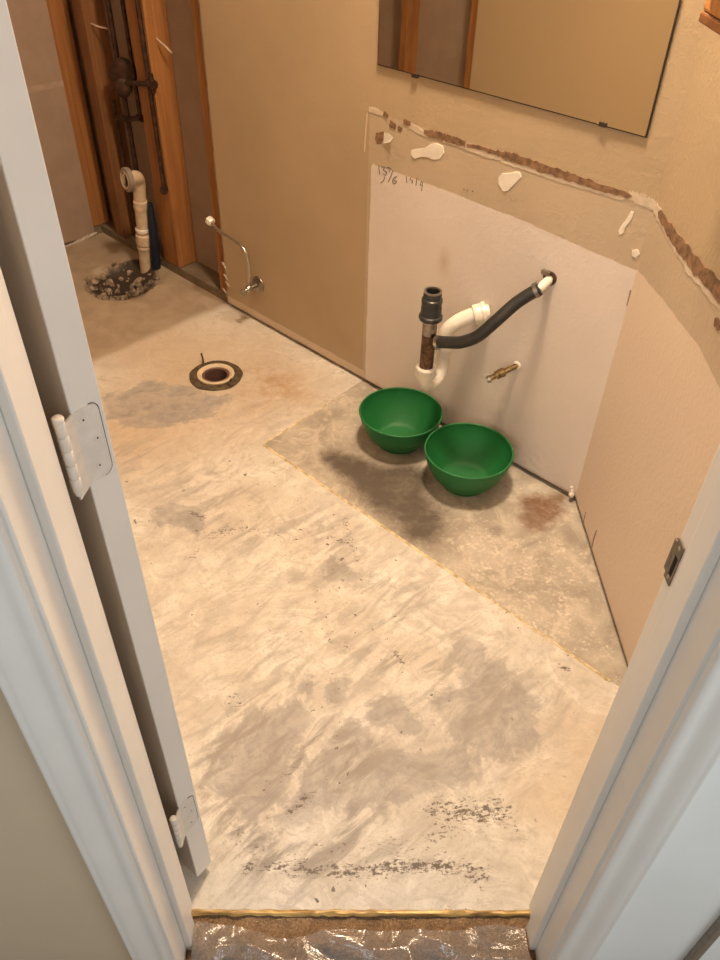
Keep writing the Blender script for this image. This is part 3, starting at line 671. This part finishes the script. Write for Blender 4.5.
# ================================================================== OBJECTS
# ---- ceiling lamp of the bathroom (above the picture), the room's light
LC = Vector((.17, 1.56, CEIL))
lp = thing('ceiling_lamp', 'round glass dome lamp on the bathroom ceiling', 'lamp', LC)
MB().lathe(LC, -Z, [(.0001, 0), (.15, 0), (.15, .018), (.135, .022), (.0001, .022)], 40).build('lamp_base', M['lampbase'], lp, True)
MB().lathe(LC, -Z, [(.132, .0225)] + [(.132 * math.cos(q), .03 + .055 * math.sin(q)) for q in [math.pi / 2 * k / 8 for k in range(8)]] + [(.0001, .085)], 40).build('glass_dome', M['bulb'], lp, True)

# ---- mirror
mr = thing('wall_mirror', 'large frameless mirror mounted on the wall above the torn strip', 'mirror', wv(-1.09, TV, .959))
MB().wbox(-1.459, -.7195, TV - .006, TV - .0008, .9595, 1.87).build('mirror_backing', M['darkframe'], mr)
MB().wbox(-1.457, -.7215, TV - .0068, TV - .0060, .9620, 1.868).build('mirror_glass', M['mirror'], mr)
for px, py in ((415, 76.5), (603, 125.5)):
    c = pw(px, py, TV - .006); MB().obox(c + Z * .002, EW, NW, Z, .009, .004, .0045).build('mirror_clip', M['darkframe'], mr, bevel=.001)

# ---- oak cabinet on the right wall, only its lower corner in the picture
XC = .53; p0 = pr(702, 10, XC); p1 = pr(701.5, 23.5, XC)
cb_ = thing('wall_cabinet', 'orange oak wall cabinet high on the right wall, lower corner showing', 'cabinet', (XR - .05, p0.y - .25, p1.z))
MB().box(XC, XR - .0005, p0.y - .5, p0.y, p0.z, p0.z + .6).build('cabinet_body', M['oak'], cb_, bevel=.004)
MB().box(XC - .002, XR - .0005, p0.y - .5, p0.y + .001, p1.z, p0.z - .0005).build('bottom_rail', M['oak_shade'], cb_, bevel=.003)  # lower face in shade, its darkness given by the wood colour
MB().box(XC - .018, XC - .0005, p0.y - .48, p0.y - .02, p0.z + .04, p0.z + .58).build('cabinet_door', M['oak'], cb_, bevel=.004)

# ---- bowls
def bowl(px_l, px_r, zr, label, tilt):
    R = .121; c = (pf(*px_l, zr) + pf(*px_r, zr)) / 2; c.z = 0
    t = thing('green_bowl', label, 'bowl', (c.x, c.y, 0), 'green plastic bowls under the sink drain')
    H = zr; rb = .069
    prof = []
    for k in range(13):
        u = k / 12; prof.append((rb + (R - rb) * (1 - (1 - u) ** 1.75), .006 + (H - .006) * u ** 1.08))
    out = [(.0001, 0), (rb - .012, 0), (rb - .004, .002)] + prof
    inn = [(r - .0028, h + .0006) for r, h in prof[::-1]] + [(rb - .010, .005), (.0001, .0045)]
    MB().lathe(c, Z, out + inn, 56).build('bowl_body', M['green'], t, True, angle=60)
    q = [(.0030 * math.cos(2 * math.pi * k / 8), .0028 * math.sin(2 * math.pi * k / 8)) for k in range(8)]
    MB().lathe(c, Z, [(R - .0005 + a, H + b_) for a, b_ in q], 56, True).build('rim', M['green'], t, True, angle=80)
    MB().lathe(c, Z, [(rb - .008, -.0025), (rb - .003, -.0025), (rb - .002, .004), (rb - .009, .004)], 40, True).build('foot_ring', M['green'], t, True)
    return t
bowl((359, 411), (442.5, 412), .106, 'green plastic bowl under the end of the drain trap, left of the other bowl', 0)
bowl((424.5, 451), (513, 449), .112, 'green plastic bowl nearer the wall corner, below the brass stub', 0)

# ---- sink drain and trap
ST, TT = -1.100, 1.430
dt = thing('sink_drain_trap', 'white trap with rusty tailpiece and black nut hanging from the wall', 'drain pipe', wv(-1.04, TV, .44))
def tail(z, ds=0): return wv(ST + ds, TT, z)
MB().lathe(tail(0), Z, [(.0185, .290), (.0185, .43), (.0165, .43), (.0165, .290)], 28, True).build('tailpiece', M['rusty'], dt, True)
MB().lathe(tail(0), Z, [(.0192, .412), (.0192, .470), (.0168, .470), (.0168, .412)], 28, True).build('upper_tube', M['steel'], dt, True)
rib = lambda q: 1 + .03 * (math.cos(q * 12) > 0)
MB().lathe(tail(0), Z, [(.0195, .458), (.0295, .456), (.0305, .460), (.0300, .466), (.0265, .469), (.0255, .500), (.0195, .500)], 48, True, rib).build('black_nut', M['blackplastic'], dt, True)
MB().lathe(tail(0), Z, [(.0200, .500), (.0262, .500), (.0275, .505), (.0262, .513), (.0235, .515), (.0235, .528), (.0225, .531), (.0175, .531), (.0170, .500)], 40, True).build('black_collar', M['blackplastic'], dt, True)
MB().lathe(tail(0), Z, [(.0226, .530), (.0230, .5345), (.0182, .5345), (.0178, .530)], 32, True).build('washer', M['steel'], dt, True)
MB().lathe(tail(0), Z, [(.0175, .272), (.0215, .270), (.0225, .279), (.0262, .281), (.0270, .286), (.0270, .302), (.0285, .304), (.0285, .309), (.0262, .312), (.0190, .312)], 40, True, lambda q: 1 + .025 * (math.cos(q * 10) > .2)).build('trap_nut', M['pvc'], dt, True)
for q in (2.9, .3): MB().obox(tail(.296) + (EW * math.cos(q) + NW * math.sin(q)) * .028, EW * math.cos(q) + NW * math.sin(q), Z.cross(EW * math.cos(q) + NW * math.sin(q)), Z, .005, .003, .006).build('nut_wing', M['pvc'], dt, bevel=.001)
MB().cyl(tail(.400) + EW * .015 - NW * .001, tail(.400) + EW * .0255 - NW * .004, .011).build('branch_port', M['rusty'], dt, True)
R0 = .042; DL = -.008; path = [tail(.284), tail(.278)]
def leg(u, z): return wv(ST + DL * u, TT + 2 * R0 * u, z)
for k in range(1, 14):
    q = math.pi * k / 14; path.append(leg((1 - math.cos(q)) / 2, .276 - R0 * math.sin(q)))
path += [leg(1, .280), leg(1, .345)]
MB().tube(path, .0178, 24).build('u_bend', M['pvc'], dt, True, angle=60)
MB().lathe(leg(1, 0), Z, [(.0175, .326), (.0225, .326), (.0240, .331), (.0240, .347), (.0225, .352), (.0175, .352)], 36, True, lambda q: 1 + .02 * (math.cos(q * 10) > .2)).build('union_nut', M['pvc'], dt, True)
lb = leg(1, 0); s_, t_ = st(lb)
arm = smoothpath([leg(1, .343), leg(1, .366), wv(s_ + .004, t_ + .004, .386), wv(s_ + .017, t_ + .016, .406), wv(s_ + .034, t_ + .036, .422), wv(-1.052, 1.571, .434), wv(-1.032, 1.592, .440)], 6)
MB().tube(arm, .0205, 24).build('trap_arm', M['pvc'], dt, True, angle=60)
dv = (wv(-1.032, 1.592, .440) - wv(-1.055, 1.566, .432)).normalized()
MB().lathe(wv(-1.060, 1.560, .431), dv, [(.0205, 0), (.0265, .001), (.0275, .006), (.0275, .022), (.0300, .024), (.0300, .034), (.0205, .035)], 36, True, lambda q: 1 + .02 * (math.cos(q * 10) > .2)).build('wall_hub', M['pvc'], dt, True)

# ---- rubber hose from the tailpiece to the wall
hs = thing('drain_hose', 'black rubber hose with clamps rising from the tailpiece to a white wall pipe', 'hose', wv(-.88, TV, .58))
hp_ = [tail(.400) + EW * .026 - NW * .004, pw(450, 342.5, 1.432), pw(462, 342, 1.440), pw(478, 336, 1.456), pw(497, 320, 1.484), pw(515, 304, 1.520), pw(530, 294, 1.543), pw(540, 289, 1.556)]
HP = smoothpath(hp_, 6); MB().tube(HP, .0160, 20).build('hose', M['rubber'], hs, True, angle=60)
d0 = (HP[2] - HP[0]).normalized(); d1 = (HP[-1] - HP[-3]).normalized()
MB().lathe(HP[0] + d0 * .004, d0, [(.0162, 0), (.0176, 0), (.0176, .009), (.0162, .009)], 28, True).build('hose_clamp', M['chrome'], hs, True)
MB().lathe(HP[-1] - d1 * .014, d1, [(.0162, 0), (.0176, 0), (.0176, .009), (.0162, .009)], 28, True).build('hose_clamp', M['steel'], hs, True)
MB().obox(HP[-1] - d1 * .010 + Z * .017 - EW * .006, d1, NW, Z, .007, .006, .005).build('clamp_screw', M['steel'], hs, bevel=.001)
MB().obox(HP[0] + d0 * .010 - Z * .018, d0, NW, Z, .006, .005, .004).build('clamp_screw', M['steel'], hs, bevel=.001)
we = wv(-.874, TV + .004, .592)
MB().tube(smoothpath([HP[-1] - d1 * .004, HP[-1].lerp(we, .55) + Z * .002, we], 6), .0112, 20).build('white_pipe', M['pvc'], hs, True, angle=60)
es = MB().lathe(wv(-.874, TV, .595), -NW, [(.011, -.0002), (.0185, -.0002), (.018, .003), (.015, .005), (.011, .005)], 30, True, lambda q: 1 + .05 * math.sin(3 * q)).build('escutcheon', M['copper'], hs, True)
MB().obox(wv(-.885, TV - .006, .607), EW, NW, Z, .012, .004, .006).build('hook', M['steel'], hs, bevel=.002)

# ---- brass water stub
sb = thing('water_stub', 'small brass water stub valve on the white wall right of the trap', 'valve', wv(-.925, TV, .32))
q0 = pw(517, 365.5, TV); q1 = pw(490, 378.5, 1.545); dq = (q1 - q0).normalized(); Lq = (q1 - q0).length
MB().lathe(q0 + NB * .0003, -NW, [(.006, 0), (.0125, 0), (.011, .003), (.006, .004)], 24, True).build('escutcheon', M['spackle'], sb, True)
MB().cyl(q0 - dq * .004, q1, .0078).build('stub_pipe', M['brass'], sb, True)
MB().lathe(q0 + dq * Lq * .45, dq, [(.008, 0), (.0125, .001), (.0125, .014), (.0100, .016), (.0120, .018), (.0120, .026), (.008, .028)], 6 * 4, True).build('compression_nut', M['brass'], sb, True)
MB().lathe(q1, dq, [(.0001, -.002), (.0105, -.002), (.0110, .004), (.0085, .009), (.0001, .009)], 24).build('cap', M['chrome'], sb, True)
MB().cyl(q0 + dq * Lq * .72, q0 + dq * Lq * .72 + Z * .014, .0035, 10).build('valve_stem', M['brass'], sb, True)

# ---- toilet shutoff valve with supply hose
sv = thing('toilet_shutoff_valve', 'chrome shutoff valve with round plate and curved supply hose on khaki wall', 'valve', wv(-2.0, TV, .16))
ec = pw(258.5, 284.5)
MB().lathe(ec + NB * .0003, -NW, [(.008, 0), (.031, 0), (.030, .004), (.020, .008), (.008, .010)], 36, True).build('escutcheon', M['steel'], sv, True)
vb = pw(249, 288.5, 1.553)
MB().cyl(ec + NW * .002, vb, .008).build('stub_pipe', M['steel'], sv, True)
MB().lathe(vb - NW * -.012, -NW, [(.0001, 0), (.0115, 0), (.0125, .004), (.0125, .020), (.0095, .024), (.0001, .024)], 24).build('valve_body', M['chrome'], sv, True)
vh = pw(243.5, 292.5, 1.528)
MB().cyl(vb - NW * .01, vh, .0045, 12).build('valve_stem', M['chrome'], sv, True)
MB().lathe(vh, (vh - vb).normalized(), [(.0001, -.004), (.013, -.004), (.015, 0), (.013, .005), (.0001, .006)], 24, False, lambda q: 1 + .12 * math.cos(4 * q)).build('valve_handle', M['steel'], sv, True)
MB().cyl(vb + Z * .008, vb + Z * .026, .008, 6).build('outlet_nut', M['chrome'], sv)
hh = [vb + Z * .02, pw(249.3, 272, 1.553), pw(248.5, 262, 1.553), pw(246, 253, 1.552), pw(240, 245, 1.550), pw(230, 238, 1.550), pw(220, 232, 1.548), pw(211, 222, 1.548)]
MB().tube(smoothpath(hh, 6), .0052, 12).build('supply_hose', M['chrome'], sv, True, angle=60)
nd = (hh[-1] - hh[-2]).normalized()
MB().lathe(hh[-1] - nd * .006, nd, [(.0001, 0), (.012, 0), (.0145, .004), (.0145, .018), (.012, .022), (.0001, .022)], 8 * 3, False, lambda q: 1 + .08 * math.cos(6 * q)).build('white_nut', M['pvc'], sv, True)

# ---- toilet flange in the floor
fc = Vector((flange_c[0], flange_c[1], 0))
tf = thing('toilet_flange', 'round dirty toilet flange ring set in the floor with open drain', 'toilet flange', fc)
MB().lathe(fc, Z, [(.060, -.004), (.087, -.004), (.088, .003), (.085, .006), (.066, .007), (.060, .005)], 56, True, lambda q: 1 + .012 * math.sin(5 * q) + .008 * math.sin(11 * q)).build('iron_ring', M['ironring'], tf, True)
MB().lathe(fc, Z, [(.046, -.002), (.061, -.002), (.0615, .010), (.058, .012), (.048, .009), (.0455, .006)], 48, True).build('inner_ring', M['pvc_old'], tf, True)
MB().lathe(fc, Z, [(.037, -.12), (.046, -.12), (.046, .004), (.042, .006), (.0375, .004)], 40, True).build('drain_pipe', simple('stained_drain_pipe', (.16, .085, .07), .5), tf, True)
MB().lathe(fc, Z, [(.0001, -.118), (.0375, -.118), (.0375, -.11), (.0001, -.11)], 32).build('drain_bottom', simple('purple_brown_sludge', (.05, .02, .022), .5), tf)
cb = pf(203.5, 363.5); MB().tube([cb - Z * .004, cb + Z * .018, cb + Z * .038 + EW * -.006], .0032, 10).build('closet_bolt', M['rusty'], tf, True)
cb = pf(231, 383); MB().tube([cb - Z * .002, cb + Z * .014, cb + Z * .018 + EW * .004], .0032, 10).build('closet_bolt', M['rusty'], tf, True)
MB().obox(pf(231, 384, .008), EW, NW, Z, .012, .008, .003).build('bolt_washer', M['ironring'], tf, bevel=.001)

# ---- bath drain pipe
bd = thing('bath_drain_pipe', 'cream plastic bath drain pipe with grey ring standing in the dug-out hole', 'drain pipe', wv(-2.68, 1.56, 0))
pb, pt = wv(-2.686, 1.56, -.05), wv(-2.632, 1.56, .335)
ax = (pt - pb).normalized(); Lp = (pt - pb).length
MB().cyl(pb, pt, .0235, 28).build('pipe', M['pvc_old'], bd, True)
def collar(a, b_, r, mt='pvc_old', nm='coupling'): MB().lathe(pb + ax * a, ax, [(.023, 0), (r, .001), (r + .0012, .006), (r, b_ - a - .003), (.023, b_ - a)], 32, True).build(nm, M[mt], bd, True)
collar(.150, .195, .0295); collar(.205, .222, .0275, 'pvc'); collar(.130, .146, .0275); collar(.300, .335, .0265)
er = wv(-2.600, 1.497, .386); el = smoothpath([pt - ax * .01, pt + ax * .022, wv(-2.615, 1.545, .378), wv(-2.607, 1.52, .385), er], 6)
MB().tube(el, .0245, 24).build('elbow', M['pvc_old'], bd, True, angle=60)
ea = Vector(-NW * .97 - EW * .12 + Z * .08).normalized()
MB().lathe(er - ea * .010, ea, [(.0235, 0), (.042, 0), (.043, .004), (.043, .016), (.040, .019), (.026, .019), (.0235, .012)], 40, True).build('overflow_ring', M['pvc_grey'], bd, True)
MB().lathe(er - ea * .010, ea, [(.0255, .014), (.0275, .0195), (.0300, .021), (.0310, .0195), (.0285, .0188)], 36, True).build('pale_seal', M['pvc_old'], bd, True)
MB().lathe(er - ea * .010, ea, [(.0001, .010), (.0262, .010), (.0262, .0135), (.0001, .0135)], 28).build('pipe_mouth_fill', M['hole'], bd)  # dark disc in place of the shade inside the pipe

# ---- navy sleeve beside the drain
ns = [pw(150, 203, 1.580), pw(152.5, 225, 1.580), pw(155, 250, 1.580), pw(157, 272, 1.580)]
o = MB().tube(smoothpath(ns, 5), [.008 + .0095 * min(1, k / 6) for k in range(16)], 16).build('pipe_sleeve', M['blue'], None, True, angle=60)
tag(o, 'dark blue plastic pipe sleeve standing right behind the bath drain pipe', 'pipe sleeve')

# ---- rubble in the dug-out hole
b = MB(); r = random.Random(12)
for k in range(150):
    a = r.uniform(0, 2 * math.pi); d = .145 * math.sqrt(r.random()); big = r.random() < .3
    x, y = pit_c.x + d * math.cos(a), pit_c.y + d * math.sin(a); sz = r.uniform(.011, .021) if big else r.uniform(.005, .010)
    bm = bmesh.new(); bmesh.ops.create_icosphere(bm, subdivisions=1, radius=1); rot = Matrix.Rotation(r.uniform(0, 6), 3, Vector((r.random(), r.random(), r.random() + .01)).normalized())
    if (Vector((x, y, 0)) - wv(-2.682, 1.56)).length < .05: bm.free(); continue
    zf = float(floor_z(np.array([[x, y]]))[0])
    sx = (r.uniform(.7, 1.3), r.uniform(.6, 1.1), r.uniform(.4, .8))
    b.add([rot @ Vector((v.co.x * sx[0], v.co.y * sx[1], v.co.z * sx[2])) * sz * r.uniform(.8, 1.15) + Vector((x, y, zf + sz * .3)) for v in bm.verts], [[v.index for v in f.verts] for f in bm.faces]); bm.free()
o = b.build('rubble', M['stone']); tag(o, 'broken concrete rubble lying in the dug-out hole by the bath drain', 'rubble', kind='stuff')

# ---- shower plumbing
sh = thing('shower_valve', 'dark shower valve with copper pipes and capped spout elbow among the pine studs', 'shower valve', wv(-2.78, 1.64, .67))
TP = 1.640
vc = pw(120, 78, 1.620)
va = Vector(EW * .66 - NW * .75).normalized()
MB().lathe(vc + NW * .012 + Z * .012, va, [(.0001, -.03), (.040, -.03), (.050, -.018), (.050, 0), (.042, .008), (.030, .012), (.0001, .014)], 36).build('valve_body', M['copper'], sh, True)
MB().lathe(vc + Z * -.032 + NW * .006, va, [(.0001, -.02), (.028, -.02), (.033, -.01), (.033, .012), (.020, .022), (.0001, .022)], 28).build('valve_inlet', M['copper'], sh, True)
def pipe(nm, pxs, t=TP, r_=.0088): 
    P = [pw(px, py, t) for px, py in pxs]; MB().tube(P if len(P) == 2 else smoothpath(P, 3), r_, 14).build(nm, M['copper'], sh, True, angle=70)
t1 = pw(119, 70, TP); MB().cyl(t1, Vector((t1.x, t1.y, CEIL - .02)), .0098, 14).build('riser_pipe', M['copper'], sh, True)
t2 = pw(140, 116, TP); MB().cyl(t2, Vector((t2.x, t2.y, CEIL - .02)), .0075, 14).build('riser_pipe', M['copper'], sh, True)
t3 = pw(124, 95, TP); MB().cyl(Vector((t3.x, t3.y, .036)), t3, .0095, 14).build('supply_pipe', M['copper'], sh, True)
t4 = pw(113, 100, TP); MB().cyl(Vector((t4.x, t4.y, .036)), t4, .0065, 14).build('supply_pipe', M['copper'], sh, True)
pipe('loop_pipe', [(140, 118), (128, 119), (115, 117)], TP - .003)
for px, py in ((140, 118), (126, 119)): MB().lathe(pw(px, py, TP - .003), EW, [(.0001, -.014), (.0115, -.014), (.0125, -.006), (.0125, .006), (.0115, .014), (.0001, .014)], 14).build('pipe_fitting', M['copper'], sh, True)
pa, pc = pw(126, 83, 1.596), pw(152, 84, 1.596)
MB().cyl(pa, pc, .008, 14).build('cross_pipe', M['copper'], sh, True)
MB().lathe(pc - EW * .02, EW, [(.0001, 0), (.013, 0), (.015, .006), (.012, .012), (.015, .02), (.015, .034), (.0001, .036)], 18).build('stop_valve', M['copper'], sh, True)
MB().cyl(pc - Z * .028, pc + Z * .03, .0085, 14).build('stop_cross', M['copper'], sh, True)
# tub spout drop on the face of the doubled stud
a = pw(164, 188, 1.594); MB().cyl(Vector((a.x, a.y, a.z)), Vector((a.x, a.y, CEIL - .02)), .0085, 14).build('drop_pipe', M['copper'], sh, True)
MB().lathe(a - Z * .006, Vector(EW * .75 - NW * .66).normalized(), [(.0001, -.014), (.0135, -.014), (.0155, -.004), (.0155, .012), (.012, .022), (.0001, .022)], 20).build('elbow_cap', M['copper'], sh, True)
# loose cable ends
for lab, pts in (('short pale cable end poking from the left pine stud', [pw(86, 20, 1.640), pw(92, 24, 1.630), pw(100, 27, 1.635), pw(107, 28.5, 1.645)]),
                 ('short pale cable end poking from the wide pine post', [pw(152, 32, 1.650), pw(158, 40, 1.640), pw(165, 46, 1.645), pw(172, 53, 1.660)])):
    tag(MB().tube(smoothpath(pts, 5), .0032, 8).build('cable_end', M['cable'], None, True, angle=70), lab, 'cable', 'cable ends on the studs')
